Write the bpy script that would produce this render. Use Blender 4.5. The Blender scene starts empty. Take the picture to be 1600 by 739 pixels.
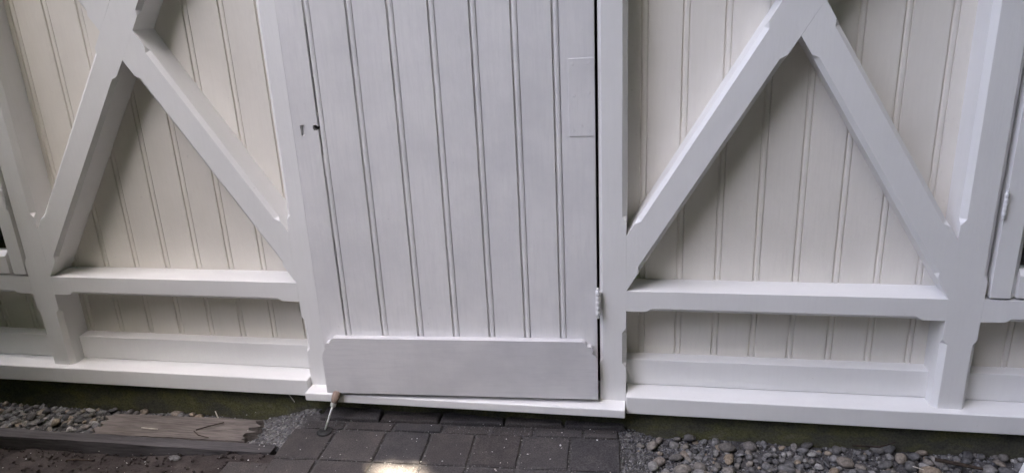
import bpy, bmesh, math, random
from mathutils import Vector, Matrix, noise

random.seed(7)
SC = bpy.context.scene
COL = SC.collection

# ------------------------------------------------------------------ camera
def cam_axes(yaw, pitch, roll):
    cy, sy = math.cos(yaw), math.sin(yaw)
    F = Vector((sy*math.cos(pitch), cy*math.cos(pitch), math.sin(pitch)))
    R = Vector((cy, -sy, 0.0)); U = R.cross(F)
    c, s = math.cos(roll), math.sin(roll)
    return c*R + s*U, -s*R + c*U, F
Rr, Uu, Ff = cam_axes(math.radians(-10.9776), math.radians(-18.4693), math.radians(-2.8382))
cd = bpy.data.cameras.new('camera'); cam = bpy.data.objects.new('camera', cd); COL.objects.link(cam)
cd.sensor_width = 36.0; cd.lens = 36.0*1125.18/1600.0
cd.clip_start = 0.02; cd.clip_end = 500
cam.matrix_world = Matrix(((Rr.x, Uu.x, -Ff.x, 0.0), (Rr.y, Uu.y, -Ff.y, -1.6), (Rr.z, Uu.z, -Ff.z, 1.08), (0, 0, 0, 1)))
SC.camera = cam

# ------------------------------------------------------------------ world, sun, exposure
SUN = Vector((0.55, -0.34, 0.76)).normalized()           # towards the sun: high on the right, above the tree
w = bpy.data.worlds.new('World'); SC.world = w; w.use_nodes = True
nt = w.node_tree; nt.nodes.clear()
sky = nt.nodes.new('ShaderNodeTexSky'); sky.sky_type = 'NISHITA'; sky.sun_disc = False
sky.sun_elevation = math.asin(SUN.z)
sky.sun_rotation = math.atan2(SUN.x, SUN.y)
sky.air_density = 0.33; sky.dust_density = 10.0; sky.ozone_density = 0.0
bg = nt.nodes.new('ShaderNodeBackground'); bg.inputs[1].default_value = 0.15
wo = nt.nodes.new('ShaderNodeOutputWorld')
nt.links.new(sky.outputs[0], bg.inputs[0]); nt.links.new(bg.outputs[0], wo.inputs[0])
sl = bpy.data.lights.new('sun', 'SUN'); sl.energy = 2.9; sl.angle = math.radians(0.53); sl.color = (1.0, 0.88, 0.70)
so = bpy.data.objects.new('sun', sl); COL.objects.link(so)
so.rotation_euler = (-SUN).to_track_quat('-Z', 'Y').to_euler()
SC.view_settings.view_transform = 'Standard'; SC.view_settings.look = 'None'
SC.view_settings.gamma = 1.0; SC.view_settings.use_curve_mapping = False
SC.view_settings.exposure = 4.85

# ------------------------------------------------------------------ helpers
def tag(o, label=None, cat=None, group=None, kind=None):
    if label: o['label'] = label
    if cat: o['category'] = cat
    if group: o['group'] = group
    if kind: o['kind'] = kind
    return o
def empty(name, loc=(0, 0, 0), parent=None):
    o = bpy.data.objects.new(name, None); COL.objects.link(o); o.location = loc
    o.empty_display_size = 0.05
    if parent: o.parent = parent
    return o
def obj(name, me, mat=None, parent=None, loc=(0, 0, 0), rot=(0, 0, 0), scale=None):
    o = bpy.data.objects.new(name, me); COL.objects.link(o)
    if mat and len(me.materials) == 0: me.materials.append(mat)
    o.location = loc; o.rotation_euler = rot
    if scale: o.scale = scale
    if parent: o.parent = parent
    return o
def from_bm(name, bm, smooth=False):
    bmesh.ops.recalc_face_normals(bm, faces=bm.faces)
    me = bpy.data.meshes.new(name); bm.to_mesh(me); bm.free()
    if smooth:
        for p in me.polygons: p.use_smooth = True
    return me
def box_mesh(name, x0, x1, y0, y1, z0, z1, bev=0.0015, seg=2):
    bm = bmesh.new()
    bmesh.ops.create_cube(bm, size=1.0)
    for v in bm.verts:
        v.co = Vector(((x0+x1)/2 + v.co.x*(x1-x0), (y0+y1)/2 + v.co.y*(y1-y0), (z0+z1)/2 + v.co.z*(z1-z0)))
    if bev: bmesh.ops.bevel(bm, geom=bm.edges[:], offset=bev, segments=seg, profile=0.5, affect='EDGES', clamp_overlap=True)
    return from_bm(name, bm)
def lathe(bm, p0, p1, prof, n=14):
    """rings along p0->p1; prof = list of (t, radius)"""
    p0 = Vector(p0); p1 = Vector(p1); ax = (p1-p0); q = ax.normalized().to_track_quat('Z', 'Y')
    rings = []
    for t, r in prof:
        c = p0 + ax*t
        rings.append([bm.verts.new(c + q @ Vector((r*math.cos(2*math.pi*k/n), r*math.sin(2*math.pi*k/n), 0))) for k in range(n)])
    for a, b in zip(rings, rings[1:]):
        for k in range(n): bm.faces.new((a[k], a[(k+1) % n], b[(k+1) % n], b[k]))
    bm.faces.new(rings[0][::-1]); bm.faces.new(rings[-1])

# chamfer stop: value of the chamfer at a distance d inside its run
STOP = [(0.0, 0.0), (0.0012, 0.30), (0.0045, 0.42), (0.0080, 0.74), (0.0120, 1.0)]
CMIN = 0.0005
def strip_mesh(name, L0, L1, R0, R1, yf, yb, chL=(), chR=(), c=0.0095, cL=None, cR=None):
    """a squared timber between two edge lines in the wall plane (x, z), its front arrises stop-chamfered on the given runs (metres along each edge)"""
    L0, L1, R0, R1 = [Vector(p) for p in (L0, L1, R0, R1)]
    lenL, lenR = (L1-L0).length, (R1-R0).length
    cL = c if cL is None else cL; cR = c if cR is None else cR
    st = {0.0, 1.0}
    for runs, ln in ((chL, lenL), (chR, lenR)):
        for a, b in runs:
            for d, _ in STOP:
                for t in (a+d, b-d):
                    if 0 <= t <= ln: st.add(round(t/ln, 6))
    st = sorted(st)
    def cv(t, runs, cc):
        for a, b in runs:
            if a <= t <= b:
                d = min(t-a if a > -0.5 else 9, b-t if b < 90 else 9); v = 1.0
                for (d0, v0), (d1, v1) in zip(STOP, STOP[1:]):
                    if d0 <= d <= d1: v = v0+(v1-v0)*(d-d0)/(d1-d0)
                return max(CMIN, cc*v)
        return CMIN
    dL = (L1-L0).normalized(); dR = (R1-R0).normalized()
    nL = Vector((-dL.y, dL.x)); nR = Vector((-dR.y, dR.x))
    if nL.dot((R0+R1)-(L0+L1)) < 0: nL = -nL
    if nR.dot((L0+L1)-(R0+R1)) < 0: nR = -nR
    bm = bmesh.new(); rings = []
    for s in st:
        l = L0.lerp(L1, s); r = R0.lerp(R1, s)
        a = cv(s*lenL, chL, cL); b = cv(s*lenR, chR, cR)
        lf = l+nL*a; rf = r+nR*b
        rings.append([bm.verts.new(p) for p in ((l.x, yb, l.y), (l.x, yf+a, l.y), (lf.x, yf, lf.y), (rf.x, yf, rf.y), (r.x, yf+b, r.y), (r.x, yb, r.y))])
    for p, q in zip(rings, rings[1:]):
        for k in (0, 1, 3, 4, 5): bm.faces.new((p[k], p[(k+1) % 6], q[(k+1) % 6], q[k]))
    bm.faces.new([p[2] for p in rings]+[p[3] for p in rings[::-1]])          # the whole front face in one piece
    bm.faces.new(rings[0]); bm.faces.new(rings[-1])
    return from_bm(name, bm)

# ------------------------------------------------------------------ materials
def mat(name):
    m = bpy.data.materials.new(name); m.use_nodes = True
    n = m.node_tree.nodes; l = m.node_tree.links
    return m, n, l, n['Principled BSDF']
def ramp(n, pts, interp='LINEAR'):
    r = n.new('ShaderNodeValToRGB'); e = r.color_ramp.elements; r.color_ramp.interpolation = interp
    while len(e) < len(pts): e.new(0.5)
    for k, (p, c) in enumerate(pts):
        e[k].position = p; e[k].color = (c[0], c[1], c[2], 1) if len(c) > 2 else (c[0], c[0], c[0], 1)
    return r
def mixc(n, l, fac, a, b, mode='MIX'):
    x = n.new('ShaderNodeMix'); x.data_type = 'RGBA'; x.blend_type = mode
    for s, v in ((0, fac), (6, a), (7, b)):
        if hasattr(v, 'links'): l.new(v, x.inputs[s])
        elif isinstance(v, (int, float)): x.inputs[s].default_value = v
        else: x.inputs[s].default_value = (v[0], v[1], v[2], 1)
    return x.outputs[2]
def tex(n, l, co, scale, detail=4, rough=0.55, vec_scale=None):
    if vec_scale:
        mp = n.new('ShaderNodeMapping'); mp.inputs['Scale'].default_value = vec_scale
        l.new(co, mp.inputs[0]); co = mp.outputs[0]
    t = n.new('ShaderNodeTexNoise'); t.inputs['Scale'].default_value = scale
    t.inputs['Detail'].default_value = detail; t.inputs['Roughness'].default_value = rough
    l.new(co, t.inputs['Vector']); return t.outputs[0]
def bump(n, l, h, strength, dist, prev=None):
    b = n.new('ShaderNodeBump'); b.inputs['Strength'].default_value = strength; b.inputs['Distance'].default_value = dist
    l.new(h, b.inputs['Height'])
    if prev: l.new(prev, b.inputs['Normal'])
    return b.outputs[0]

def paint(name, base, patch, wear, rough=0.42, patch_amt=0.5, grain=(14, 14, 1.2), bstr=0.36, vary=0.02):
    """brushed paint on timber: faint uneven coat, brush lines along the grain, small marks"""
    m, n, l, b = mat(name)
    co = n.new('ShaderNodeNewGeometry').outputs['Position']
    big = tex(n, l, co, 5.0, 5, 0.6)
    r1 = ramp(n, [(0.42, (0,)), (0.66, (1,))]); l.new(big, r1.inputs[0])
    strokes = tex(n, l, co, 9.0, 6, 0.65, grain)
    r2 = ramp(n, [(0.45, (0,)), (0.78, (1,))]); l.new(strokes, r2.inputs[0])
    mul = n.new('ShaderNodeMath'); mul.operation = 'MULTIPLY'; l.new(r1.outputs[0], mul.inputs[0]); mul.inputs[1].default_value = patch_amt
    c1 = mixc(n, l, mul.outputs[0], base, patch)
    mul2 = n.new('ShaderNodeMath'); mul2.operation = 'MULTIPLY'; l.new(r2.outputs[0], mul2.inputs[0]); mul2.inputs[1].default_value = patch_amt*0.7
    c2 = mixc(n, l, mul2.outputs[0], c1, patch)
    spot = tex(n, l, co, 70.0, 2, 0.5)
    r3 = ramp(n, [(0.74, (0,)), (0.80, (1,))]); l.new(spot, r3.inputs[0])
    mul3 = n.new('ShaderNodeMath'); mul3.operation = 'MULTIPLY'; l.new(r3.outputs[0], mul3.inputs[0]); mul3.inputs[1].default_value = 0.35
    c3 = mixc(n, l, mul3.outputs[0], c2, wear)
    oi = n.new('ShaderNodeObjectInfo')
    rv = ramp(n, [(0.0, (1.0-vary,)), (1.0, (1.0,))]); l.new(oi.outputs['Random'], rv.inputs[0])
    c4 = mixc(n, l, 1.0, c3, rv.outputs[0], 'MULTIPLY')
    l.new(c4, b.inputs['Base Color'])
    b.inputs['Roughness'].default_value = rough; b.inputs['Specular IOR Level'].default_value = 0.4
    fine = tex(n, l, co, 160.0, 3, 0.6, (1, 1, 0.12))
    lump = tex(n, l, co, 28.0, 3, 0.5)
    nb = bump(n, l, fine, bstr, 0.0012); nb = bump(n, l, lump, bstr*0.8, 0.003, nb)
    l.new(nb, b.inputs['Normal'])
    return m
M_FRAME = paint('white_frame_paint', (0.76, 0.755, 0.745), (0.68, 0.675, 0.665), (0.52, 0.51, 0.49), patch_amt=0.4, vary=0.004)
M_PANEL = paint('off_white_panel_paint', (0.785, 0.750, 0.688), (0.70, 0.665, 0.605), (0.56, 0.53, 0.48), rough=0.55, patch_amt=0.55, vary=0.05)
M_DOOR = paint('pale_grey_door_paint', (0.75, 0.74, 0.74), (0.63, 0.625, 0.635), (0.47, 0.47, 0.475), patch_amt=0.75)
M_KICK = paint('pale_grey_kick_board_paint', (0.66, 0.65, 0.655), (0.53, 0.525, 0.54), (0.46, 0.46, 0.47), patch_amt=0.8, grain=(1.2, 14, 14))
M_METALP = paint('painted_metal', (0.76, 0.76, 0.76), (0.64, 0.64, 0.64), (0.4, 0.4, 0.4), rough=0.35, patch_amt=0.8, grain=(4, 4, 4))

def stone_mat(name, cols, rough=0.8, per_island=True, speck=0.25, sscale=180.0, spec=0.35, mottle=None):
    m, n, l, b = mat(name)
    g = n.new('ShaderNodeNewGeometry'); tc = n.new('ShaderNodeTexCoord')
    if per_island:
        ad = n.new('ShaderNodeMath'); ad.operation = 'ADD'
        oi = n.new('ShaderNodeObjectInfo'); l.new(oi.outputs['Random'], ad.inputs[0]); l.new(g.outputs['Random Per Island'], ad.inputs[1])
        fr = n.new('ShaderNodeMath'); fr.operation = 'FRACT'; l.new(ad.outputs[0], fr.inputs[0]); src = fr.outputs[0]
    else:
        src = tex(n, l, g.outputs['Position'], 6.0, 4)
    r = ramp(n, [(k/(len(cols)-1), c) for k, c in enumerate(cols)]); l.new(src, r.inputs[0])
    s = tex(n, l, g.outputs['Position'], sscale, 4, 0.7)
    rs = ramp(n, [(0.35, (1-speck,)), (0.7, (1+speck*0.6,))]); l.new(s, rs.inputs[0])
    c = mixc(n, l, 1.0, r.outputs[0], rs.outputs[0], 'MULTIPLY')
    if mottle:
        t2 = tex(n, l, g.outputs['Position'], mottle, 6, 0.7); r2 = ramp(n, [(0.30, (0.70, 0.70, 0.72)), (0.55, (1.0, 0.98, 0.97)), (0.75, (1.45, 1.36, 1.28))]); l.new(t2, r2.inputs[0])
        c = mixc(n, l, 1.0, c, r2.outputs[0], 'MULTIPLY')
    l.new(c, b.inputs['Base Color']); b.inputs['Roughness'].default_value = rough
    b.inputs['Specular IOR Level'].default_value = spec
    l.new(bump(n, l, s, 0.4, 0.002), b.inputs['Normal'])
    return m
M_PEB = stone_mat('river_pebble', [(0.060, 0.059, 0.060), (0.16, 0.157, 0.158), (0.095, 0.091, 0.088), (0.30, 0.29, 0.275), (0.135, 0.132, 0.134), (0.25, 0.20, 0.145), (0.18, 0.176, 0.172), (0.055, 0.054, 0.056), (0.21, 0.19, 0.165), (0.11, 0.107, 0.108)], 0.78, True, 0.5, 120.0)
M_GRIT = stone_mat('grit', [(0.05, 0.05, 0.056), (0.14, 0.14, 0.15), (0.075, 0.07, 0.068), (0.24, 0.235, 0.23), (0.06, 0.058, 0.056)], 0.85)
M_PAVER = stone_mat('charcoal_paver', [(0.046, 0.044, 0.047), (0.070, 0.066, 0.067), (0.058, 0.052, 0.051), (0.086, 0.080, 0.078)], 0.86, True, 0.6, 300.0, mottle=20.0)
M_FLAKE = stone_mat('paint_flake', [(0.7, 0.7, 0.68), (0.45, 0.43, 0.38), (0.8, 0.8, 0.8)], 0.6)

def earth(name, a, b_, c_, scale=14.0):
    m, n, l, b = mat(name)
    co = n.new('ShaderNodeNewGeometry').outputs['Position']
    t = tex(n, l, co, scale, 8, 0.65); r = ramp(n, [(0.3, a), (0.52, b_), (0.75, c_)]); l.new(t, r.inputs[0])
    f = tex(n, l, co, 260.0, 4, 0.7); rf = ramp(n, [(0.3, (0.65,)), (0.75, (1.3,))]); l.new(f, rf.inputs[0])
    l.new(mixc(n, l, 1.0, r.outputs[0], rf.outputs[0], 'MULTIPLY'), b.inputs['Base Color'])
    b.inputs['Roughness'].default_value = 0.92; b.inputs['Specular IOR Level'].default_value = 0.2
    nb = bump(n, l, f, 0.6, 0.003); nb = bump(n, l, t, 0.5, 0.012, nb); l.new(nb, b.inputs['Normal'])
    return m
M_SOIL = earth('damp_dark_soil', (0.026, 0.021, 0.020), (0.046, 0.038, 0.036), (0.080, 0.068, 0.064))
M_GROUND = earth('shaded_garden_earth', (0.050, 0.042, 0.030), (0.070, 0.066, 0.040), (0.050, 0.070, 0.028), 0.8)
M_BED = earth('dark_grit_bed', (0.040, 0.038, 0.038), (0.075, 0.072, 0.072), (0.13, 0.125, 0.125), 40.0)

def plinth_mat():
    m, n, l, b = mat('mossy_concrete')
    co = n.new('ShaderNodeNewGeometry').outputs['Position']
    t = tex(n, l, co, 9.0, 6, 0.65, (1, 1, 2.2)); r = ramp(n, [(0.3, (0.055, 0.053, 0.050)), (0.46, (0.078, 0.077, 0.056)), (0.60, (0.098, 0.098, 0.048)), (0.8, (0.150, 0.140, 0.115))]); l.new(t, r.inputs[0])
    f = tex(n, l, co, 190.0, 5, 0.75); rf = ramp(n, [(0.3, (0.55,)), (0.72, (1.45,))]); l.new(f, rf.inputs[0])
    l.new(mixc(n, l, 1.0, r.outputs[0], rf.outputs[0], 'MULTIPLY'), b.inputs['Base Color'])
    b.inputs['Roughness'].default_value = 0.95; b.inputs['Specular IOR Level'].default_value = 0.15
    l.new(bump(n, l, f, 0.8, 0.004), b.inputs['Normal'])
    return m
M_PLINTH = plinth_mat()

def oldwood(name, a, b_, stretch=(1.5, 22, 22)):
    m, n, l, b = mat(name)
    co = n.new('ShaderNodeNewGeometry').outputs['Position']
    t = tex(n, l, co, 8.0, 7, 0.7, stretch); r = ramp(n, [(0.3, a), (0.7, b_)]); l.new(t, r.inputs[0])
    t2 = tex(n, l, co, 4.0, 3); r2 = ramp(n, [(0.35, (0.7,)), (0.7, (1.2,))]); l.new(t2, r2.inputs[0])
    l.new(mixc(n, l, 1.0, r.outputs[0], r2.outputs[0], 'MULTIPLY'), b.inputs['Base Color'])
    b.inputs['Roughness'].default_value = 0.9; b.inputs['Specular IOR Level'].default_value = 0.15
    l.new(bump(n, l, t, 0.8, 0.004), b.inputs['Normal'])
    return m
M_OLD = oldwood('weathered_timber', (0.085, 0.073, 0.066), (0.225, 0.198, 0.182))
M_EDGE = oldwood('damp_grey_timber', (0.045, 0.042, 0.044), (0.115, 0.108, 0.11))
M_TWIG = oldwood('dark_twig', (0.02, 0.015, 0.012), (0.06, 0.045, 0.035), (8, 8, 8))
M_SHAVE = oldwood('pale_shaving', (0.35, 0.32, 0.27), (0.6, 0.57, 0.50), (8, 8, 8))
M_HANDLE = oldwood('turned_wood_handle', (0.20, 0.145, 0.115), (0.34, 0.26, 0.215), (20, 20, 4))
M_HANDLE.node_tree.nodes['Principled BSDF'].inputs['Roughness'].default_value = 0.4
M_BARK = oldwood('bark', (0.06, 0.045, 0.035), (0.14, 0.11, 0.085), (10, 10, 2))
M_ROOF = oldwood('roof_felt', (0.05, 0.05, 0.052), (0.09, 0.09, 0.092), (6, 6, 6))
M_INNER = oldwood('bare_inner_timber', (0.05, 0.04, 0.03), (0.09, 0.07, 0.05), (3, 3, 10))

m, n, l, b = mat('steel'); M_STEEL = m
b.inputs['Metallic'].default_value = 1.0; b.inputs['Roughness'].default_value = 0.5
cs = ramp(n, [(0.35, (0.6, 0.59, 0.58)), (0.65, (0.88, 0.87, 0.86))]); l.new(tex(n, l, n.new('ShaderNodeNewGeometry').outputs['Position'], 120.0), cs.inputs[0]); l.new(cs.outputs[0], b.inputs['Base Color'])
m, n, l, b = mat('black_rubber'); M_RUB = m
cs = ramp(n, [(0.3, (0.006,)), (0.7, (0.018,))]); l.new(tex(n, l, n.new('ShaderNodeNewGeometry').outputs['Position'], 60.0), cs.inputs[0]); l.new(cs.outputs[0], b.inputs['Base Color'])
b.inputs['Roughness'].default_value = 0.6
m, n, l, b = mat('window_glass'); M_GLASS = m
b.inputs['Base Color'].default_value = (0.9, 0.93, 0.93, 1); b.inputs['Roughness'].default_value = 0.02
b.inputs['Transmission Weight'].default_value = 1.0; b.inputs['IOR'].default_value = 1.45
rs = ramp(n, [(0.4, (0.01,)), (0.7, (0.05,))]); l.new(tex(n, l, n.new('ShaderNodeNewGeometry').outputs['Position'], 3.0), rs.inputs[0]); l.new(rs.outputs[0], b.inputs['Roughness'])
m, n, l, b = mat('green_leaf'); M_LEAF = m
g = n.new('ShaderNodeNewGeometry'); cr = ramp(n, [(0.0, (0.035, 0.075, 0.016)), (0.5, (0.06, 0.115, 0.026)), (1.0, (0.10, 0.14, 0.035))]); l.new(g.outputs['Random Per Island'], cr.inputs[0]); l.new(cr.outputs[0], b.inputs['Base Color'])
b.inputs['Roughness'].default_value = 0.5

# ------------------------------------------------------------------ the garden house: measures (metres)
P1 = (-1.690, -1.6195); P2 = (-0.8845, -0.812); P3 = (-0.104, -0.0405); P4 = (0.661, 0.7325)
P0 = (-2.50, -2.43); P5 = (1.48, 1.55)
RB, RT = 0.349, 0.402            # mid rail
SZ = 0.128                       # sill top
TZ = 0.105                       # threshold top
VZ = 0.5395                      # foot of the V above the braces
TOP = 1.69                       # upper rail underside
PY = 0.080                       # front of the boarding
DEP = 0.092
house = empty('garden_house', (0, 0, 0))
tag(house, 'white painted timber garden house with crossed braces, cream boarded panels and pale grey door', 'garden house')

def post(x0, x1, z0, chL, chR, cL=0.0115, cR=0.0115):
    return obj('post', strip_mesh('post', (x0, z0), (x0, 2.0), (x1, z0), (x1, 2.0), 0.0, DEP, [(a-z0, b_-z0) for a, b_ in chL], [(a-z0, b_-z0) for a, b_ in chR], cL=cL, cR=cR), M_FRAME, house)
UP = (VZ+0.034, 1.55)
LOW = (SZ-9, RB-0.045)
post(P0[0], P0[1], SZ, [], [LOW])
post(P1[0], P1[1], SZ, [LOW, (RT+0.04, 1.6)], [LOW, UP], cL=0.009)
post(P2[0], P2[1], TZ, [(SZ+0.075, RB-0.045), UP], [], )
post(P3[0], P3[1], TZ, [(TZ+0.105, 1.9)], [(SZ+0.07, RB-0.045), UP], cL=0.008, cR=0.010)
post(P4[0], P4[1], SZ, [LOW, UP], [LOW, (RT+0.045, 1.6)], cR=0.009)
post(P5[0], P5[1], SZ, [LOW], [])
# fix: the lower runs of the chamfers carry on to the sill, so their start lies below it

def rail(x0, x1, z0, z1, stop=0.048, y=0.0, low=True, yb=DEP):
    ln = x1-x0
    return obj('rail', strip_mesh('rail', (x0, z0), (x1, z0), (x0, z1), (x1, z1), y, yb, [(stop, ln-stop)] if low else [], []), M_FRAME, house)
for a, b_ in ((P0[1], P1[0]), (P1[1], P2[0]), (P3[1], P4[0]), (P4[1], P5[0])):
    rail(a, b_, RB, RT)
    rail(a, b_, TOP, TOP+0.06)
rail(P2[1], P3[0], 1.90, 1.96)

# crossed braces of the two bays
def bay(x0, x1):
    xm = (x0+x1)/2; half = (x1-x0)/2
    apex = 0.9745; k = (apex-RT)/half                       # slope of the braces
    t = VZ-RT                                               # their upright thickness
    zt = apex+t                                             # upper crotch
    hx = t/2/k; zc = apex+t/2
    zend = TOP
    # through brace: lower left to upper right
    def up(x): return VZ+k*(x-x0)
    def lo(x): return RT+k*(x-x0)
    top_z = up(x1)
    L = math.hypot(half*2, k*half*2)
    dl = math.hypot(xm-x0, apex-RT)                         # along the lower edge to the crotch
    du = math.hypot(xm-hx-x0, zc-VZ)
    lenU = math.hypot(x1-x0, k*(x1-x0))
    thr = strip_mesh('brace', (x0, VZ), (x1, top_z), (x0, RT), (x1, lo(x1)), 0.0, DEP,
        [(0.036, du-0.045), (du+hx*2.2+0.06, lenU-0.05)], [(0.055, dl-0.046), (dl+0.12, lenU-0.05)])
    obj('brace', thr, M_FRAME, house)
    dl2 = math.hypot(x1-xm, apex-RT); du2 = math.hypot(x1-xm-hx, zc-VZ)
    lowb = strip_mesh('brace', (x1, VZ), (xm+hx, zc), (x1, RT), (xm, apex), 0.0, DEP, [(0.036, du2-0.045)], [(0.055, dl2-0.046)])
    obj('brace', lowb, M_FRAME, house)
    ztl = zt+k*(xm-x0); zll = zc+k*(xm-hx-x0)
    upb = strip_mesh('brace', (xm-hx, zc), (x0, zll), (xm, zt), (x0, ztl), 0.0, DEP, [(0.045, du2-0.05)], [(0.045, dl2-0.05)])
    obj('brace', upb, M_FRAME, house)
    return ztl
zA = bay(P1[1], P2[0]); zB = bay(P3[1], P4[0])

# ------------------------------------------------------------------ boarding with beaded joints
def board_mesh(name, wd, z0, z1, bead=0.0115, g=0.0045, th=0.014, hasbead=True, wob=0.0, left_g=True):
    """flat face from 0 to wd, a bead between two quirks on its right edge; front at y=0"""
    pts = [(0.0, th), (0.0, g if left_g else 0.0), (0.0016, 0.0003)]
    if hasbead:
        pts += [(wd-bead-0.0042, 0.0), (wd-bead-0.0028, g), (wd-bead-0.0008, g)]
        for k in range(6):
            a = math.pi*(k+0.35)/5.7
            pts.append((wd-bead/2-bead/2*math.cos(a), g-(g-0.0004)*min(1.0, 1.25*math.sin(a))))
        pts += [(wd-0.0001, g)]
    else:
        pts += [(wd-0.0012, 0.0), (wd, 0.0012)]
    pts += [(wd, th)]
    nz = 1 if not wob else 24
    bm = bmesh.new(); rows = []
    for k in range(nz+1):
        z = z0+(z1-z0)*k/nz
        o = wob*noise.noise(Vector((z*6, 1.7, wd*40))) if wob else 0
        rows.append([bm.verts.new((x+(o if 0.002 < x < wd-0.0001 and x > wd*0.5 else 0), y, z)) for x, y in pts])
    for a, b_ in zip(rows, rows[1:]):
        for k in range(len(pts)): bm.faces.new((a[k], a[(k+1) % len(pts)], b_[(k+1) % len(pts)], b_[k]))
    bm.faces.new(rows[0]); bm.faces.new(rows[-1])
    return from_bm(name, bm)
def panel(x_first, pitch, xa, xb, z0, z1):
    """beads end at x_first + k*pitch"""
    p = empty('wall_panel', ((xa+xb)/2, PY, z0), house)
    me = board_mesh('board', pitch, z0, z1, wob=0.0010); me.materials.append(M_PANEL)
    k = math.floor((xa-x_first)/pitch)
    while x_first+k*pitch < xb:
        o = obj('board', me, None, p, (x_first+k*pitch-(xa+xb)/2, random.uniform(-.0008, .0008), -z0), (0, 0, random.uniform(-.004, .004)))
        k += 1
panel(-1.4963, 0.0972, P1[1], P2[0], SZ-0.02, 1.80)
panel(0.0925, 0.0898, P3[1], P4[0], SZ-0.02, 1.80)
panel(-1.4963, 0.0972, P0[1], P1[0], SZ-0.02, RB+0.03)
panel(0.0925+0.03, 0.0898, P4[1], P5[0], SZ-0.02, RB+0.03)
# low boards along the foot of each panel
for a, b_ in ((P0[1], P1[0]), (P1[1], P2[0]), (P3[1], P4[0]), (P4[1], P5[0])):
    obj('skirting_board', box_mesh('skirting_board', a-0.008, b_+0.008, 0.044, PY+0.009, SZ+0.0005, 0.199, 0.002), M_FRAME, house)
# sills and threshold
obj('sill', box_mesh('sill', P0[0], P2[0]-0.001, -0.020, 0.095, 0.080, SZ, 0.003, 3), M_FRAME, house)
obj('sill', box_mesh('sill', P3[1]+0.001, P5[1], -0.020, 0.095, 0.080, SZ, 0.003, 3), M_FRAME, house)
obj('threshold', box_mesh('threshold', P2[0], P3[1]-0.0005, -0.045, 0.095, 0.0815, TZ, 0.003, 3), M_FRAME, house)
# rest of the house above and behind
obj('top_plate', box_mesh('top_plate', P0[0], P5[1], -0.004, DEP+0.01, 2.0, 2.08, 0.003), M_FRAME, house)
for a, b_ in ((P0[1], P1[0]), (P1[1], P2[0]), (P3[1], P4[0]), (P4[1], P5[0]), (P2[1], P3[0])):
    z0 = TOP+0.06 if a != P2[1] else 1.96
    obj('frieze_board', box_mesh('frieze_board', a+0.0005, b_-0.0005, 0.03, 0.06, z0, 2.0, 0.002), M_FRAME, house)
obj('rear_wall', box_mesh('rear_wall', P0[0], P5[1], 1.9, 1.96, 0.08, 2.08, 0), M_INNER, house)
obj('side_wall', box_mesh('side_wall', P0[0], P0[0]+0.05, 0.0955, 1.9, 0.08, 2.08, 0), M_INNER, house)
obj('side_wall', box_mesh('side_wall', P5[1]-0.05, P5[1], 0.0955, 1.9, 0.08, 2.08, 0), M_INNER, house)
obj('house_floor', box_mesh('house_floor', P0[0]+0.06, P5[1]-0.06, 0.1, 1.9, 0.05, 0.10, 0), M_INNER, house)
bm = bmesh.new()
for x in (P0[0]-0.12, P5[1]+0.12):
    for y, z in ((-0.14, 2.06), (-0.14, 2.10), (0.98, 2.72), (2.1, 2.10), (2.1, 2.06), (0.98, 2.68)): bm.verts.new((x, y, z))
bm.verts.ensure_lookup_table()
for k in range(6): bm.faces.new([bm.verts[i] for i in (k, (k+1) % 6, 6+(k+1) % 6, 6+k)])
for o in (0, 6):
    bm.faces.new([bm.verts[o+i] for i in (0, 1, 2, 5)]); bm.faces.new([bm.verts[o+i] for i in (5, 2, 3, 4)])
obj('roof', from_bm('roof', bm), M_ROOF, house)
for x in (P0[0]+0.001, P5[1]-0.051):
    bm = bmesh.new()
    a = [bm.verts.new((x, y, z)) for y, z in ((0.0, 2.081), (1.96, 2.081), (0.98, 2.66))]
    b2 = [bm.verts.new((x+0.05, v.co.y, v.co.z)) for v in a]
    bm.faces.new(a); bm.faces.new(b2)
    for k in range(3): bm.faces.new((a[k], a[(k+1) % 3], b2[(k+1) % 3], b2[k]))
    obj('gable', from_bm('gable', bm), M_FRAME, house)
# concrete footing, lumpy
bm = bmesh.new()
nx = 160; rows = []
for j, (y, z) in enumerate(((0.30, 0.0795), (0.014, 0.0795), (0.006, 0.074), (0.004, 0.05), (0.001, 0.02), (-0.004, -0.02), (-0.006, -0.09))):
    r = []
    for i in range(nx+1):
        x = P0[0]+(P5[1]-P0[0])*i/nx
        k = 0.006*noise.noise(Vector((x*9, z*30, 2.0)))+0.004*noise.noise(Vector((x*31, z*60, 5.0)))
        r.append(bm.verts.new((x, y+(k if 0 < j else 0), z)))
    rows.append(r)
for a, b_ in zip(rows, rows[1:]):
    for i in range(nx): bm.faces.new((a[i], a[i+1], b_[i+1], b_[i]))
foot = obj('footing', from_bm('footing', bm, True), M_PLINTH, house)
foot['label'] = 'mossy dark concrete footing under the white sills'

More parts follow.
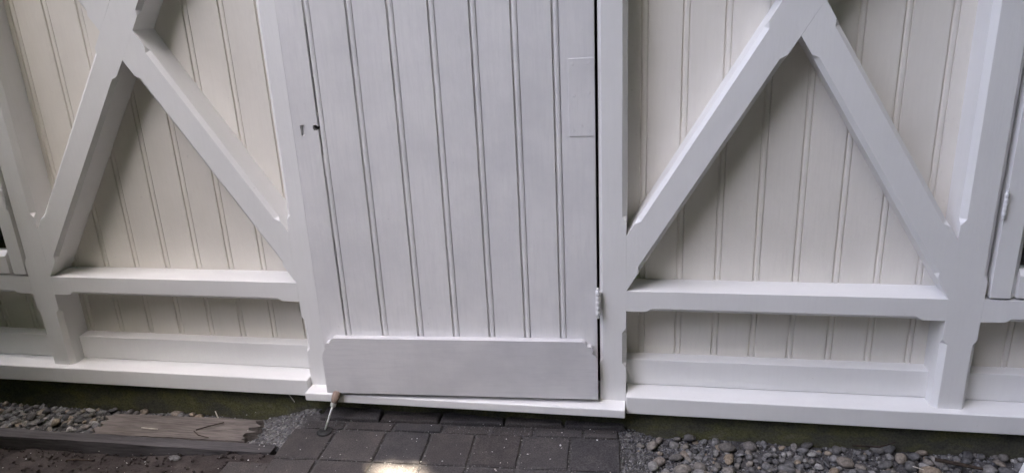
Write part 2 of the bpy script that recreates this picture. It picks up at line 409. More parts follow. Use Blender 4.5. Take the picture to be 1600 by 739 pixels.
# ------------------------------------------------------------------ windows either side
def hinge(parent, x, y, z0, z1, r=0.0042, leaf=(0.006, 0.02), mirrored=1, leafs=True):
    h = z1-z0
    bm = bmesh.new()
    prof = [(0.0, 0.0012), (0.02, 0.0030), (0.05, 0.0036), (0.08, 0.0028), (0.11, 0.0024)]
    t = 0.11
    for k in range(5):
        d = 0.78/5
        rr = r*(1.0 if k % 2 == 0 else 0.95)
        prof += [(t+0.003, rr*0.92), (t+0.010, rr), (t+d-0.008, rr), (t+d-0.001, rr*0.92)]; t += d
    prof += [(0.90, 0.0024), (0.925, 0.0030), (0.95, 0.0036), (0.98, 0.0030), (1.0, 0.0012)]
    lathe(bm, (x, y, z0), (x, y, z1), prof, 14)
    me = from_bm('hinge', bm, True)
    o = obj('hinge', me, M_METALP, parent)
    return o
def window(x0, x1, hinge_x, hz):
    z0, z1 = RT+0.006, TOP-0.004
    w_ = empty('window', ((x0+x1)/2, 0, z0), house)
    inv = Vector((-(x0+x1)/2, 0, -z0))
    def add(nm, me, mt):
        o = obj(nm, me, mt, w_); o.location = inv; return o
    sw = 0.040; d = 0.0125
    yf, yb = -0.002, 0.036
    # stiles and rails with a bevelled inner edge
    add('stile', strip_mesh('stile', (x0, z0), (x0, z1), (x0+sw+d, z0), (x0+sw+d, z1), yf, yb, [], [(-1, 99)], cR=d), M_FRAME)
    add('stile', strip_mesh('stile', (x1, z0), (x1, z1), (x1-sw-d, z0), (x1-sw-d, z1), yf, yb, [], [(-1, 99)], cR=d), M_FRAME)
    def mit(za, zb, sgn):
        return strip_mesh('sash_rail', (x0+sw+d+0.0003, za), (x1-sw-d-0.0003, za), (x0+sw+d+0.0003, zb), (x1-sw-d-0.0003, zb), yf+0.0008, yb-0.001, [], [(-1, 99)], cR=d)
    add('sash_rail', mit(z0+0.001, z0+0.052+d, 1), M_FRAME)
    add('sash_rail', mit(z1-0.001, z1-0.052-d, -1), M_FRAME)
    add('pane', box_mesh('pane', x0+sw+0.006, x1-sw-0.006, 0.018, 0.022, z0+0.045, z1-0.045, 0), M_GLASS)
    for q in hz:
        h = hinge(w_, 0, 0, q[0], q[1], r=0.0046); h.location = (hinge_x-(x0+x1)/2, -0.0065, -z0)
    return w_
window(P4[1]+0.0085, P5[0]-0.004, P4[1]+0.0050, [(0.588, 0.652), (1.42, 1.484)])
window(P0[1]+0.004, P1[0]-0.0025, P1[0]-0.001, [(0.594, 0.660), (1.42, 1.486)])

# ------------------------------------------------------------------ the door, a little ajar
HX = -0.1085; ANG = math.radians(2.9)
door = empty('door', (HX, 0.0, 0.0), house); door.rotation_euler = (0, 0, ANG)
door['label'] = 'pale grey boarded door standing slightly ajar, hinged on its right'
def dl(x): return (x-HX)/math.cos(ANG)
DB, DT = 0.1195, 1.888
beads = [-0.7500, -0.6525, -0.5600, -0.4680, -0.3770, -0.2876, -0.1990]
BW = 0.0135
edges = [dl(-0.8145)]+[dl(b_+BW) for b_ in beads]+[-0.0008]
for k in range(8):
    wd = edges[k+1]-edges[k]-(0.0004 if k else 0.0)
    me = board_mesh('board', wd, DB, DT, bead=0.0118, g=0.0062, th=0.020, hasbead=(k < 7), wob=0.0006, left_g=(k > 0))
    if k == 0:
        # the quirk beside the first bead has opened into a crack
        pass
    o = obj('board', me, M_DOOR, door, (edges[k], 0, 0))
    if k == 0: first = o
def cut(o, me):
    c = bpy.data.objects.new('cutter', me); COL.objects.link(c)
    c.parent = o.parent
    c.location = o.location*0
    md = o.modifiers.new('cut', 'BOOLEAN'); md.operation = 'DIFFERENCE'; md.object = c; md.solver = 'EXACT'
    bpy.context.view_layer.update()
    dg = bpy.context.evaluated_depsgraph_get()
    nm = bpy.data.meshes.new_from_object(o.evaluated_get(dg)); o.modifiers.clear()
    o.data = nm
    bpy.data.objects.remove(c)
bm = bmesh.new()
kx, kz = dl(-0.790), 0.806
lathe(bm, (kx, -0.01, kz+0.005), (kx, 0.006, kz+0.005), [(0, 0.0060), (1, 0.0060)], 16)
cut(first, from_bm('cutter', bm))
bm = bmesh.new(); bmesh.ops.create_cube(bm, size=1.0)
for v in bm.verts: v.co = Vector((kx+v.co.x*0.0100, -0.002+v.co.y*0.016, kz-0.005+v.co.z*0.020))
cut(first, from_bm('cutter', bm))
bm = bmesh.new()
lathe(bm, (dl(-0.7585), -0.01, 0.8085), (dl(-0.7585), 0.03, 0.8085), [(0, 0.0070), (1, 0.0070)], 20)
cut(first, from_bm('cutter', bm))
bm = bmesh.new()
rng = random.Random(3); zz = 0.31; cells = []
while zz < 1.0:
    h_ = rng.uniform(0.03, 0.16); wdt = rng.uniform(0.0010, 0.0030)
    cx = dl(-0.7500)-0.0018+0.0008
    r = bmesh.ops.create_cube(bm, size=1.0)['verts']
    for v in r: v.co = Vector((cx+v.co.x*wdt, 0.012+v.co.y*0.02, zz+h_/2+v.co.z*h_))
    zz += h_+rng.choice((0.004, 0.01, 0.05))
cut(first, from_bm('cutter', bm))
# ledges at the back
for z in (0.16, 0.95, 1.70):
    obj('ledge', box_mesh('ledge', edges[0]+0.012, -0.012, 0.0203, 0.036, z, z+0.11, 0.002), M_INNER, door)
# shaped kick board
prof = [(0.0365, 0.0), (0.030, -0.0035), (0.0262, -0.008), (0.0238, -0.0135), (0.0195, -0.0133), (0.0145, -0.0148), (0.0112, -0.0180), (0.0105, -0.0225), (0.0115, -0.0270), (0.0140, -0.0310), (0.0090, -0.0335), (0.0045, -0.0385), (0.0014, -0.0455), (0.0, -0.055)]
xl, xr = dl(-0.8125), -0.0022; zt = 0.274; zb = DB-0.0008
out = [(xl+a, zt+b_) for a, b_ in prof[::-1]]+[(xr-a, zt+b_) for a, b_ in prof]+[(xr, zb), (xl, zb)]
bm = bmesh.new()
f = [bm.verts.new((x, -0.0215, z)) for x, z in out]; bk = [bm.verts.new((x, -0.0003, z)) for x, z in out]
ff = bm.faces.new(f); bm.faces.new(bk[::-1])
for k in range(len(out)): bm.faces.new((f[k], f[(k+1) % len(out)], bk[(k+1) % len(out)], bk[k]))
bm.normal_update()
bmesh.ops.bevel(bm, geom=list(ff.edges), offset=0.0011, segments=2, affect='EDGES', profile=0.5)
kb = obj('kick_board', from_bm('kick_board', bm), M_KICK, door)
kb['label'] = 'shaped kick board with lobed upper corners across the foot of the door'
# painted-over repair plate with screw heads
bm = bmesh.new()
plx0, plx1, plz0, plz1 = dl(-0.1675), -0.0018, 0.7745, 0.9445
bmesh.ops.create_cube(bm, size=1.0)
for v in bm.verts: v.co = Vector(((plx0+plx1)/2+v.co.x*(plx1-plx0), -0.0004+v.co.y*0.0020, (plz0+plz1)/2+v.co.z*(plz1-plz0)))
bmesh.ops.bevel(bm, geom=bm.edges[:], offset=0.0005, segments=1, affect='EDGES')
for sx, sz in ((plx0+0.010, plz1-0.012), (plx1-0.012, plz1-0.012), (plx0+0.010, plz0+0.012), (plx1-0.012, plz0+0.010), (plx0+0.012, plz0+0.09), (plx1-0.012, plz0+0.095), (plx0+0.028, plz0+0.022)):
    lathe(bm, (sx, -0.0012, sz), (sx, -0.0018, sz), [(0, 0.0042), (0.6, 0.0034), (1.0, 0.0015)], 10)
pl = obj('repair_plate', from_bm('repair_plate', bm), M_DOOR, door)
pl['label'] = 'painted-over flat metal plate at the hinge edge'
# hinges on the right edge: knuckle with finials and the edge of a leaf standing proud
for z0 in (0.334, 1.56):
    h = hinge(door, 0, 0, z0, z0+0.081, r=0.0060); h.location = (0.0010, -0.013, 0)
    lf = box_mesh('hinge_leaf', 0.0045, 0.0085, -0.014, 0.012, z0+0.014, z0+0.064, 0.0006, 1)
    obj('hinge_leaf', lf, M_METALP, door)

# ------------------------------------------------------------------ ground
def grid_mesh(name, x0, x1, y0, y1, nx, ny, hf):
    bm = bmesh.new(); rows = []
    for j in range(ny+1):
        y = y0+(y1-y0)*j/ny
        rows.append([bm.verts.new((x0+(x1-x0)*i/nx, y, hf(x0+(x1-x0)*i/nx, y))) for i in range(nx+1)])
    for a, b_ in zip(rows, rows[1:]):
        for i in range(nx): bm.faces.new((a[i], a[i+1], b_[i+1], b_[i]))
    return from_bm(name, bm, True)
def fb(x, y, s, o=0.0):
    return noise.noise(Vector((x*s, y*s, o)))
bm = bmesh.new()
gs = [bm.verts.new((x, y, -0.075)) for x, y in ((-120, -120), (120, -120), (120, 120), (-120, 120))]; bm.faces.new(gs)
tag(obj('ground', from_bm('ground', bm), M_GROUND), 'bare garden earth reaching out around the house', 'ground', kind='structure')
soil = obj('soil', grid_mesh('soil', -3.0, -0.885, -1.6, -0.195, 300, 210, lambda x, y: -0.022+0.036*max(0, min(1, (x+1.35)/0.4))+0.010*fb(x, y, 5)+0.005*fb(x, y, 22, 3)+0.003*fb(x, y, 70, 9)), M_SOIL)
tag(soil, 'dark damp soil in front of the timber edging', 'soil', kind='structure')

# paving, set a little askew to the wall
PR = math.radians(2.45); PO = Vector((-0.5, -0.0745, 0.0))
paving = obj('paving', box_mesh('paving', -0.395, 0.44, -2.4, 0.075, -0.060, 0.0245, 0), M_BED, None, PO, (0, 0, PR))
tag(paving, 'charcoal block paving before the door', 'paving', kind='structure')
def pav_mesh(wx, wy, seed, h=0.055, n_=(7, 6), rough=1.0):
    """a worn block: uneven face, rubbed and chipped arrises"""
    rg = random.Random(seed); o = rg.uniform(0, 90)
    nx, ny = n_; bm = bmesh.new(); top = []
    for j in range(ny+1):
        row = []
        for i in range(nx+1):
            # rows near the rim are drawn close to it
            u = i/nx; v = j/ny
            if nx > 2: u = [0, 0.035]+[0.035+0.93*t/(nx-2) for t in range(1, nx-2)]+[0.965, 1]; u = u[i]
            if ny > 2: v = [0, 0.04]+[0.04+0.92*t/(ny-2) for t in range(1, ny-2)]+[0.96, 1]; v = v[j]
            x = (u-0.5)*wx; y = (v-0.5)*wy
            e = (i in (0, nx))+(j in (0, ny))
            z = rough*(0.0011*noise.noise(Vector((x*38+o, y*38, o)))+0.0006*noise.noise(Vector((x*110, y*110+o, o))))
            if e:
                ch = max(0.0, noise.noise(Vector((x*22+o, y*22-o, 3.0))))
                z -= 0.0028*rough+0.006*ch*rough+0.002*(e-1)
                x -= math.copysign((0.0008+0.0035*ch)*rough, x) if i in (0, nx) else 0
                y -= math.copysign((0.0008+0.0035*ch)*rough, y) if j in (0, ny) else 0
            row.append(bm.verts.new((x, y, z)))
        top.append(row)
    for a, b_ in zip(top, top[1:]):
        for i in range(nx): bm.faces.new((a[i], a[i+1], b_[i+1], b_[i]))
    rim = top[0][:]+[r[-1] for r in top[1:]]+top[-1][-2::-1]+[r[0] for r in top[-2:0:-1]]
    low = [bm.verts.new((v.co.x, v.co.y, -h)) for v in rim]
    for k in range(len(rim)): bm.faces.new((rim[k], rim[(k+1) % len(rim)], low[(k+1) % len(rim)], low[k]))
    return from_bm('paver', bm)
pcount = 0
def paver(xa, xb, ya, yb, z=0.030, gap=0.0026, n_=(7, 6)):
    """placed in the paving's own frame"""
    global pcount
    pcount += 1
    me = pav_mesh(xb-xa-gap-random.uniform(0, .002), yb-ya-gap-random.uniform(0, .002), pcount, n_=n_)
    obj('paver', me, M_PAVER, paving, ((xa+xb)/2-PO.x, (ya+yb)/2-PO.y, z+random.uniform(-0.0018, 0.0018)),
        (random.uniform(-.014, .014), random.uniform(-.014, .014), random.uniform(-.010, .010)))
r1 = [-0.850, -0.6825, -0.5202, -0.349, -0.196, -0.036]
for a, b_ in zip(r1, r1[1:]): paver(a, b_, -0.036, 0.055, 0.0375, n_=(8, 5))
r2 = [-0.885, -0.767, -0.635, -0.5055, -0.382, -0.268, -0.1426, -0.055]
for a, b_ in zip(r2, r2[1:]): paver(a, b_, -0.0745, -0.036, 0.0285, n_=(7, 4))
r3 = [-0.903, -0.7835, -0.6470, -0.5280, -0.4135, -0.2935, -0.1720, -0.0505]
for a, b_ in zip(r3, r3[1:]): paver(a, b_, -0.2060, -0.0745)
r4 = [-1.022]+r3
y = -0.2060
for row in range(14):
    for a, b_ in zip(r4, r4[1:]): paver(a+0.004*math.sin(row*2.1), b_+0.004*math.sin(row*2.1), y-0.130, y, 0.029 if a > -0.93 else 0.018, n_=(7, 6) if row < 3 else (3, 3))
    y -= 0.130

# gravel
def pebble_mesh(seed, sub=2):
    rg = random.Random(seed); off = Vector((rg.uniform(0, 50), rg.uniform(0, 50), rg.uniform(0, 50)))
    bm = bmesh.new(); bmesh.ops.create_icosphere(bm, subdivisions=sub, radius=1.0)
    sc = Vector((rg.uniform(0.85, 1.25), rg.uniform(0.65, 0.95), rg.uniform(0.42, 0.68)))
    for v in bm.verts:
        d = v.co.normalized(); k = 1+0.32*noise.noise(d*1.2+off)+0.16*noise.noise(d*2.7+off)
        v.co = Vector((d.x*sc.x, d.y*sc.y, d.z*sc.z))*k
    return from_bm('pebble', bm, True)
PEBS = [pebble_mesh(100+k, 2) for k in range(14)]
LOWP = [pebble_mesh(300+k, 1) for k in range(6)]
for p in PEBS+LOWP: p.materials.append(M_PEB)
def hR(x, y):
    z = 0.006+0.010*fb(x, y, 4, 1)+0.004*fb(x, y, 18, 2)+0.014*max(0.0, min(1.0, (0.03-x)/0.06))
    return z
def hL(x, y):
    z = -0.014+0.006*fb(x, y, 6, 4)+0.003*fb(x, y, 25, 5)
    return z
bedR = obj('gravel_bed', grid_mesh('gravel_bed', -0.075, 1.9, -1.5, 0.02, 280, 200, hR), M_BED)
tag(bedR, 'bed of rounded grey river pebbles under the right hand sill', 'gravel', kind='structure')
bedL = obj('gravel_bed', grid_mesh('gravel_bed', -3.0, -1.04, -0.165, 0.03, 200, 30, hL), M_BED)
tag(bedL, 'small bed of grey pebbles between timber edging and left hand footing', 'gravel', kind='structure')
def hG(x, y):
    t = max(0, min(1, (x+1.05)/0.16))
    return -0.020+0.044*t*(0.62+0.38*max(0, min(1, (y+0.12)/0.12)))+0.004*fb(x, y, 16, 8)+0.003*fb(x, y, 50, 6)
bedG = obj('grit_heap', grid_mesh('grit_heap', -1.06, -0.872, -0.165, 0.03, 60, 60, hG), M_BED)
tag(bedG, 'fine grey grit banked between broken plank and paving', 'grit', kind='structure')

def scatter(parent, n_main, region, hf, rr, seed, dens=None, lo_n=600):
    """large stones each its own part, smaller ones below joined as one"""
    rg = random.Random(seed); placed = []; cell = {}
    cands = 0
    main = []
    def ok(x, y, r, f):
        cx, cy = int(x/0.04), int(y/0.04)
        for i in (-1, 0, 1):
            for j in (-1, 0, 1):
                for (a, b_, c) in cell.get((cx+i, cy+j), ()):
                    if (a-x)**2+(b_-y)**2 < (f*(c+r))**2: return False
        return True
    while len(main) < n_main and cands < 60000:
        cands += 1
        x = rg.uniform(region[0], region[1]); y = rg.uniform(region[2], region[3])
        if dens and rg.random() > dens(x, y): continue
        r = rr[0]+(rr[1]-rr[0])*rg.random()**1.8
        if not ok(x, y, r, 0.74): continue
        cell.setdefault((int(x/0.04), int(y/0.04)), []).append((x, y, r)); main.append((x, y, r))
    for x, y, r in main:
        me = rg.choice(PEBS)
        obj('pebble', me, None, parent, (x, y, hf(x, y)+r*rg.uniform(0.15, 0.75)), (rg.gauss(0, .28), rg.gauss(0, .28), rg.uniform(0, 6.28)), (r, r, r))
def join_scatter(name, parent, n, region, hf, rr, seed, mt, dens=None, meshes=None, lift=0.3, flat=1.0):
    rg = random.Random(seed); verts = []; faces = []
    meshes = meshes or LOWP
    src = [([v.co.copy() for v in m_.vertices], [tuple(p.vertices) for p in m_.polygons]) for m_ in meshes]
    k = 0; tries = 0
    while k < n and tries < n*20:
        tries += 1
        x = rg.uniform(region[0], region[1]); y = rg.uniform(region[2], region[3])
        if dens and rg.random() > dens(x, y): continue
        r = rr[0]+(rr[1]-rr[0])*rg.random()**2
        vs, fs = rg.choice(src)
        mx = Matrix.Translation((x, y, hf(x, y)+r*lift)) @ Matrix.Rotation(rg.uniform(0, 6.28), 4, 'Z') @ Matrix.Rotation(rg.gauss(0, .5), 4, 'X') @ Matrix.Diagonal((r, r, r*flat, 1))
        o = len(verts); verts += [mx @ v for v in vs]; faces += [tuple(i+o for i in f_) for f_ in fs]; k += 1
    me = bpy.data.meshes.new(name); me.from_pydata(verts, [], faces)
    for p in me.polygons: p.use_smooth = True
    o = obj(name, me, mt, parent); o['kind'] = 'stuff'
    return o
def densR(x, y):
    return 0.10 if x < 0.02 else (0.45 if x < 0.16 and y > -0.12 else 1.0)
scatter(bedR, 290, (-0.005, 1.02, -0.24, -0.008), hR, (0.0085, 0.0195), 11, densR)
join_scatter('loose_pebbles', bedR, 3600, (-0.01, 1.85, -1.0, -0.004), hR, (0.004, 0.0125), 12, M_PEB, lambda x, y: 0.3 if x < 0.1 else 1)
join_scatter('grit', bedR, 8600, (-0.056, 0.95, -0.24, 0.0), hR, (0.0012, 0.0048), 13, M_GRIT, lambda x, y: 1.0 if x < 0.17 else 0.25)
scatter(bedL, 190, (-2.05, -1.20, -0.158, -0.012), hL, (0.008, 0.018), 21, lambda x, y: 1.0 if x < -1.34 and y < -0.05 else 0.25)
join_scatter('loose_pebbles', bedL, 700, (-2.9, -1.24, -0.160, -0.006), hL, (0.006, 0.015), 22, M_PEB)
join_scatter('grit', bedL, 3600, (-2.3, -1.04, -0.16, 0.0), hL, (0.0012, 0.0045), 23, M_GRIT, lambda x, y: 1.0 if y > -0.06 else 0.35)
join_scatter('grit', bedG, 4200, (-1.05, -0.868, -0.16, 0.02), hG, (0.0015, 0.0068), 24, M_GRIT, lambda x, y: 1.0 if x < -0.90 or y > -0.06 else 0.25)
def hS(x, y): return -0.020+0.036*max(0, min(1, (x+1.35)/0.4))+0.010*fb(x, y, 5)+0.005*fb(x, y, 22, 3)
join_scatter('soil_crumbs', soil, 2600, (-2.2, -0.86, -0.62, -0.19), hS, (0.0012, 0.006), 31, M_SOIL, lift=0.4)
join_scatter('joint_sand', paving, 7000, (-0.40, 0.45, -0.40, 0.04), lambda x, y: 0.0268, (0.0008, 0.0026), 51, M_GRIT)
# paint flakes and bits strewn over soil and paving
fl = join_scatter('paint_flakes', None, 420, (-1.9, -0.06, -0.5, -0.01), lambda x, y: 0.0315 if x > -0.9 else hS(x, y)+0.004, (0.0008, 0.0030), 41, M_FLAKE, lambda x, y: 1.0, flat=0.35, lift=0.3)
tag(fl, 'tiny pale paint flakes strewn over paving and soil', 'paint flakes')

# ------------------------------------------------------------------ timbers on the ground
def rough_plank(name, x0, x1, y0, y1, z0, z1, nx, ny, jag, seed, tilt=0.0, mt=None):
    bm = bmesh.new(); top = []; bot = []
    for i in range(nx+1):
        s = i/nx; rt = []; rb = []
        for j in range(ny+1):
            t = j/ny
            y = y0+(y1-y0)*t+0.003*fb(s*9, t, 2, seed)
            xe = x0+(x1-x0)*s
            if i == nx: xe += jag*fb(t*5, 3.3, 1.6, seed)
            if i == 0: xe += jag*fb(t*4, 1.3, 1.6, seed+3)
            z = z1+0.0022*fb(xe*7, y*90, 1, seed)+tilt*(t-0.5)
            rt.append(bm.verts.new((xe, y, z))); rb.append(bm.verts.new((xe, y, z0)))
        top.append(rt); bot.append(rb)
    for A in (top, bot):
        for a, b_ in zip(A, A[1:]):
            for j in range(ny): bm.faces.new((a[j], a[j+1], b_[j+1], b_[j]))
    for j in range(ny):
        bm.faces.new((top[0][j], top[0][j+1], bot[0][j+1], bot[0][j])); bm.faces.new((top[-1][j], top[-1][j+1], bot[-1][j+1], bot[-1][j]))
    for i in range(nx):
        bm.faces.new((top[i][0], top[i+1][0], bot[i+1][0], bot[i][0])); bm.faces.new((top[i][-1], top[i+1][-1], bot[i+1][-1], bot[i][-1]))
    return obj(name, from_bm(name, bm), mt)
o = rough_plank('timber_edging', -0.80, 0.80, -0.018, 0.018, -0.045, 0.014, 60, 4, 0.004, 2.0, mt=M_EDGE)
o.location = (-1.725, -0.178, 0); o.rotation_euler = (0, 0, math.radians(0.6))
tag(o, 'long damp grey timber edging board between gravel and dark soil', 'edging board')
o = rough_plank('plank', -0.235, 0.205, -0.048, 0.045, -0.03, 0.013, 50, 14, 0.045, 7.0, 0.004, mt=M_OLD)
o.location = (-1.235, -0.099, 0); o.rotation_euler = (0, 0, math.radians(1.6))
tag(o, 'short weathered brown plank with broken end lying behind the timber edging', 'plank')
# white board leaning in at the lower right corner
bm = bmesh.new()
o = obj('white_board', box_mesh('white_board', 0.0, 0.16, -0.009, 0.009, 0.0, 0.9, 0.002), M_FRAME, None, (0.7725, -0.150, -0.01), (math.radians(-4), math.radians(16), 0))
tag(o, 'white painted board leaning over the pebbles, only its edge showing at right', 'board')

# ------------------------------------------------------------------ the wedged hand tool
tool = empty('hand_tool', (-0.810, -0.104, 0.031))
tag(tool, 'small wooden handled awl with steel shaft wedged upright under the door', 'hand tool')
base = Vector((-0.8115, -0.101, 0.033)); topv = Vector((-0.7865, -0.050, 0.1185)); ax = topv-base; T = tool.location
def tl(nm, pf, mt, a, b_, nseg=16):
    bm = bmesh.new(); lathe(bm, base+ax*a-T, base+ax*b_-T, pf, nseg); return obj(nm, from_bm(nm, bm, True), mt, tool)
tl('shaft', [(0, 0.0014), (0.03, 0.0022), (0.3, 0.0028), (0.55, 0.0035), (0.8, 0.0030), (1, 0.0034)], M_STEEL, 0.0, 0.66, 12)
bm = bmesh.new(); lathe(bm, base+ax*0.60-T, base+ax*0.715-T, [(0, 0.0062), (0.12, 0.0078), (0.88, 0.0078), (1, 0.0066)], 6)
obj('ferrule', from_bm('ferrule', bm), M_STEEL, tool)
tl('handle', [(0, 0.0074), (0.2, 0.0092), (0.55, 0.0108), (0.85, 0.0106), (0.97, 0.0088), (1, 0.0050)], M_HANDLE, 0.70, 1.02)
bm = bmesh.new()
lathe(bm, (-0.8110, -0.1045, 0.0295), (-0.8110, -0.1045, 0.0365), [(0, 0.0200), (0.30, 0.0208), (0.55, 0.0180), (0.70, 0.0130), (0.45, 0.0090), (0.40, 0.002)], 28)
cup = obj('rubber_cup', from_bm('rubber_cup', bm, True), M_RUB)
tag(cup, 'small round black rubber cup under the awl tip on the paving', 'rubber cup')

# ------------------------------------------------------------------ litter
def twig(name, pts, r, mt, label, cat, group=None):
    cu = bpy.data.curves.new(name, 'CURVE'); cu.dimensions = '3D'; cu.bevel_depth = r; cu.bevel_resolution = 2
    sp = cu.splines.new('POLY'); sp.points.add(len(pts)-1)
    for p, q in zip(sp.points, pts): p.co = (q[0], q[1], q[2], 1); p.radius = 1-0.5*abs(pts.index(q)/max(1, len(pts)-1)-0.3)
    tmp = bpy.data.objects.new('tmp', cu); COL.objects.link(tmp); bpy.context.view_layer.update()
    me = bpy.data.meshes.new_from_object(tmp.evaluated_get(bpy.context.evaluated_depsgraph_get())); bpy.data.objects.remove(tmp)
    c = Vector(pts[0]); me.transform(Matrix.Translation(-c)); me.materials.clear()
    for p in me.polygons: p.use_smooth = True
    tag(obj(name, me, mt, None, c), label, cat, group)
LIT = 'bits of litter on the ground at left'
twig('twig', [(-1.175, -0.118, 0.019), (-1.15, -0.10, 0.020), (-1.115, -0.079, 0.021)], 0.0020, M_TWIG, 'straight dark twig lying across the weathered plank', 'twig', LIT)
twig('twig', [(-1.178, -0.122, 0.018), (-1.155, -0.138, 0.018), (-1.12, -0.146, 0.018)], 0.0016, M_TWIG, 'small bent dark twig near the front of the weathered plank', 'twig', LIT)
twig('twig', [(-1.47, -0.245, -0.008), (-1.44, -0.242, -0.006), (-1.40, -0.240, -0.008)], 0.0024, M_TWIG, 'short dark stick lying on the soil before the edging', 'twig', LIT)
twig('shaving', [(-1.335, -0.122, 0.018), (-1.315, -0.126, 0.020), (-1.285, -0.124, 0.018)], 0.0018, M_SHAVE, 'pale curled shaving on the left end of the plank', 'shaving', LIT)
twig('shaving', [(-1.165, -0.030, -0.008), (-1.170, -0.028, 0.006), (-1.176, -0.024, 0.018)], 0.0022, M_SHAVE, 'pale upright splinter against the mossy footing', 'shaving', LIT)
twig('root_thread', [(-0.955, -0.004, 0.072), (-0.948, -0.004, 0.060), (-0.940, -0.006, 0.050)], 0.0015, M_SHAVE, 'pale root thread hanging on the footing beside the threshold', 'root', LIT)
twig('twig', [(0.49, -0.030, 0.034), (0.55, -0.032, 0.036), (0.585, -0.024, 0.046)], 0.0022, M_TWIG, 'brown twig with raised tip on the right hand pebbles', 'twig')
twig('twig', [(0.66, -0.06, 0.030), (0.71, -0.075, 0.031), (0.75, -0.085, 0.030)], 0.0050, M_TWIG, 'thick dark stick lying among the pebbles near the white board', 'twig')
twig('shaving', [(0.600, -0.100, 0.036), (0.618, -0.112, 0.037)], 0.0014, M_SHAVE, 'short white splinter on the right hand pebbles', 'shaving')
st = obj('stone', PEBS[3].copy(), None, None, (-1.178, -0.212, -0.004), (0.1, 0.2, 0.4), (0.014, 0.014, 0.016))
tag(st, 'single rounded stone on the soil below the edging board', 'stone')

# ------------------------------------------------------------------ trees that shade the place, behind and beside the camera
def leaves_mesh(name, pts, size, seed):
    rg = random.Random(seed); verts = []; faces = []
    for p in pts:
        q = Matrix.Rotation(rg.uniform(0, 6.28), 3, 'Z') @ Matrix.Rotation(rg.gauss(0, 0.6), 3, 'X') @ Matrix.Rotation(rg.gauss(0, 0.5), 3, 'Y')
        s = size*rg.uniform(0.75, 1.3); o = len(verts)
        for v in ((0, -1, 0), (0.42, -0.1, 0.08), (0, 1, -0.05), (-0.42, -0.1, 0.08)): verts.append(p+q @ Vector(v)*s)
        faces += [(o, o+1, o+2), (o, o+2, o+3)]
    me = bpy.data.meshes.new(name); me.from_pydata(verts, [], faces); return me
def limb(bm, pts, radii, n=8):
    for (a, ra), (b_, rb) in zip(zip(pts, radii), zip(pts[1:], radii[1:])):
        lathe(bm, a, b_, [(0, ra), (1, rb)], n)
rg = random.Random(77)
def crown_pts(c, rad, n_, gap=None, gr=(0.155, 0.150)):
    pts = []
    while len(pts) < n_:
        u = Vector((rg.uniform(-1, 1), rg.uniform(-1, 1), rg.uniform(-1, 1)))
        if u.length > 1.0+0.22*noise.noise(u*3.0+c): continue
        p = c+Vector((u.x*rad[0], u.y*rad[1], u.z*rad[2]))
        if gap:
            q = p-SUN*((p.z-0.01)/SUN.z)
            if ((q.x-gap[0])/gr[0])**2+((q.y-gap[1])/gr[1])**2 < 1: continue
        pts.append(p)
    return pts
def tree(foot, c, rad, n_, label, size, gap=None, group=None):
    t = empty('tree', foot); tag(t, label, 'tree', group)
    pts = crown_pts(c, rad, n_, gap)
    o = obj('crown', leaves_mesh('crown', [p-t.location for p in pts], size, n_), M_LEAF, t); o['kind'] = 'stuff'
    bm = bmesh.new(); cl = c-t.location; h = cl.z
    tp = [Vector((0, 0, 0)), Vector((0.06, 0.05, h*0.3)), Vector((cl.x*0.2, cl.y*0.2, h*0.62)), Vector((cl.x*0.7, cl.y*0.7, h*0.95))]
    limb(bm, tp, [0.20, 0.16, 0.12, 0.07], 12)
    for k in range(6):
        a = k*1.05+0.3; e = cl+Vector((math.cos(a)*rad[0]*0.75, math.sin(a)*rad[1]*0.75, rad[2]*0.2))
        limb(bm, [tp[2], tp[2].lerp(e, 0.5)+Vector((0, 0, 0.2)), e], [0.09, 0.06, 0.02], 7)
    obj('trunk', from_bm('trunk', bm, True), M_BARK, t)
foc = Vector((-0.45, -0.20, 0.01)); cc = foc+SUN*5.6
GAP = (-0.580, -0.320)
tree((4.2, -4.4, -0.07), cc, (2.7, 2.4, 1.0), 34000, 'tall leafy tree spreading high over the paving, shading the house front', 0.085, gap=GAP)
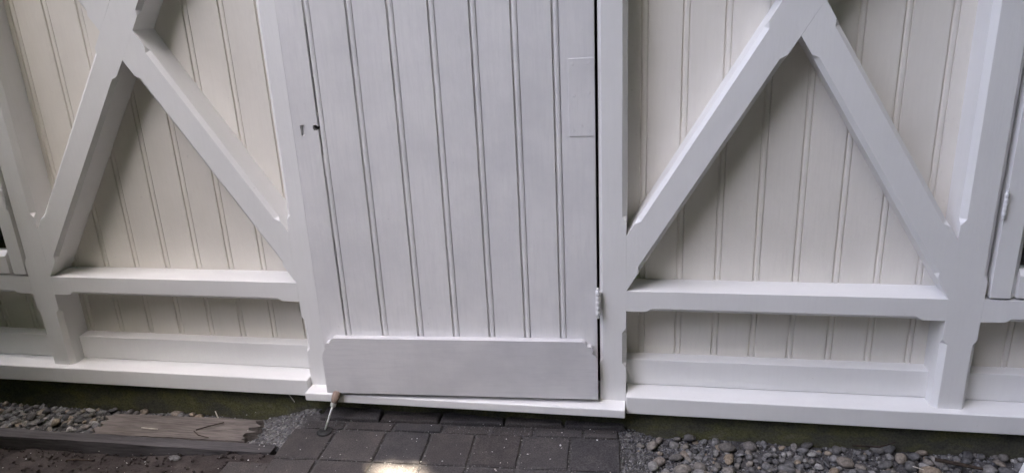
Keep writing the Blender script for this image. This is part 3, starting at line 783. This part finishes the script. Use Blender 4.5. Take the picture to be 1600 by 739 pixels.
# unseen trees added to screen off the sky, with one clearing high left
KEY = Vector((-0.54, -0.40, 0.76)).normalized(); KC = math.cos(math.radians(27)); CEN = Vector((-0.5, 0.0, 0.6))
ring = [('tree', 'unseen shrubby tree added left of the paving to block sky below the clearing', 192), ('tree', 'unseen leafy tree added at the far left to block sky light', 222), ('tree', 'unseen leafy tree added straight behind the viewer to block sky light', 258),
        ('tree', 'unseen leafy tree added behind the viewer to the right to block sky light', 292), ('tree', 'unseen leafy tree added beside the right end of the house to block sky light', 330), ('tree', 'unseen spreading tree added at the right end of the house wall to block sky light', 356)]
buckets = [[] for _ in ring]
k = 0
while k < 70000:
    z = rg.uniform(-0.06, 0.98); a = rg.uniform(math.radians(172), math.radians(368)); h = math.sqrt(1-z*z)
    d = Vector((math.cos(a)*h, math.sin(a)*h, z))
    if d.dot(KEY) > KC+0.03*noise.noise(d*4.0): continue
    p = CEN+d*rg.uniform(9.0, 11.5)
    if p.z < 0.02: continue
    if p.y > -0.6 and abs(p.x+0.5) < 3.2: continue
    q = p-SUN*((p.z-0.01)/SUN.z)
    if ((q.x-GAP[0])/0.5)**2+((q.y-GAP[1])/0.5)**2 < 1: continue
    j = min(range(len(ring)), key=lambda t: abs(math.radians(ring[t][2])-a)); buckets[j].append(p); k += 1
for (nm, lab, az), pts in zip(ring, buckets):
    a = math.radians(az); ft = CEN+Vector((math.cos(a), math.sin(a), 0))*10.4; ft.z = -0.07
    t = empty(nm, ft); tag(t, lab, 'tree', 'unseen trees added to block sky round the house front')
    o = obj('crown', leaves_mesh('crown', [p-ft for p in pts], 0.265, az), M_LEAF, t); o['kind'] = 'stuff'
    bm = bmesh.new(); top = Vector((-math.cos(a)*1.2, -math.sin(a)*2.0, 7.2))
    limb(bm, [Vector((0, 0, 0)), Vector((0.05, 0.04, 1.5)), top*0.62, top], [0.16, 0.13, 0.09, 0.03], 10)
    obj('trunk', from_bm('trunk', bm, True), M_BARK, t)

# unseen bush added beyond the left edge to dim the lower left wall
pts = []
sc_ = Vector((-2.45, -0.85, 0.0))
while len(pts) < 9000:
    p = Vector((rg.uniform(-0.8, 0.8), rg.uniform(-0.6, 0.6), rg.uniform(0.08, 2.9)))
    rx = 0.72 if p.z < 1.6 else 0.72-0.25*(p.z-1.6)
    if (p.x/rx)**2+(p.y/(rx*0.75))**2 > 1+0.3*noise.noise(p*2.5): continue
    if p.z > 1.6 and rg.random() > 0.42: continue
    pts.append(p)
shade_shrub = empty('shade_shrub', (sc_.x, sc_.y, -0.05)); tag(shade_shrub, 'unseen leafy bush added beyond the view to dim the lower left of the house front', 'shade_shrub')
o = obj('foliage', leaves_mesh('foliage', pts, 0.05, 19), M_LEAF, shade_shrub); o['kind'] = 'stuff'
for k in range(5):
    a = k*1.26; bm = bmesh.new()
    limb(bm, [Vector((0.05*math.cos(a), 0.05*math.sin(a), 0)), Vector((0.2*math.cos(a), 0.16*math.sin(a), 1.0)), Vector((0.34*math.cos(a), 0.26*math.sin(a), 2.2))], [0.022, 0.016, 0.006], 7)
    obj('stem', from_bm('stem', bm, True), M_BARK, shade_shrub)
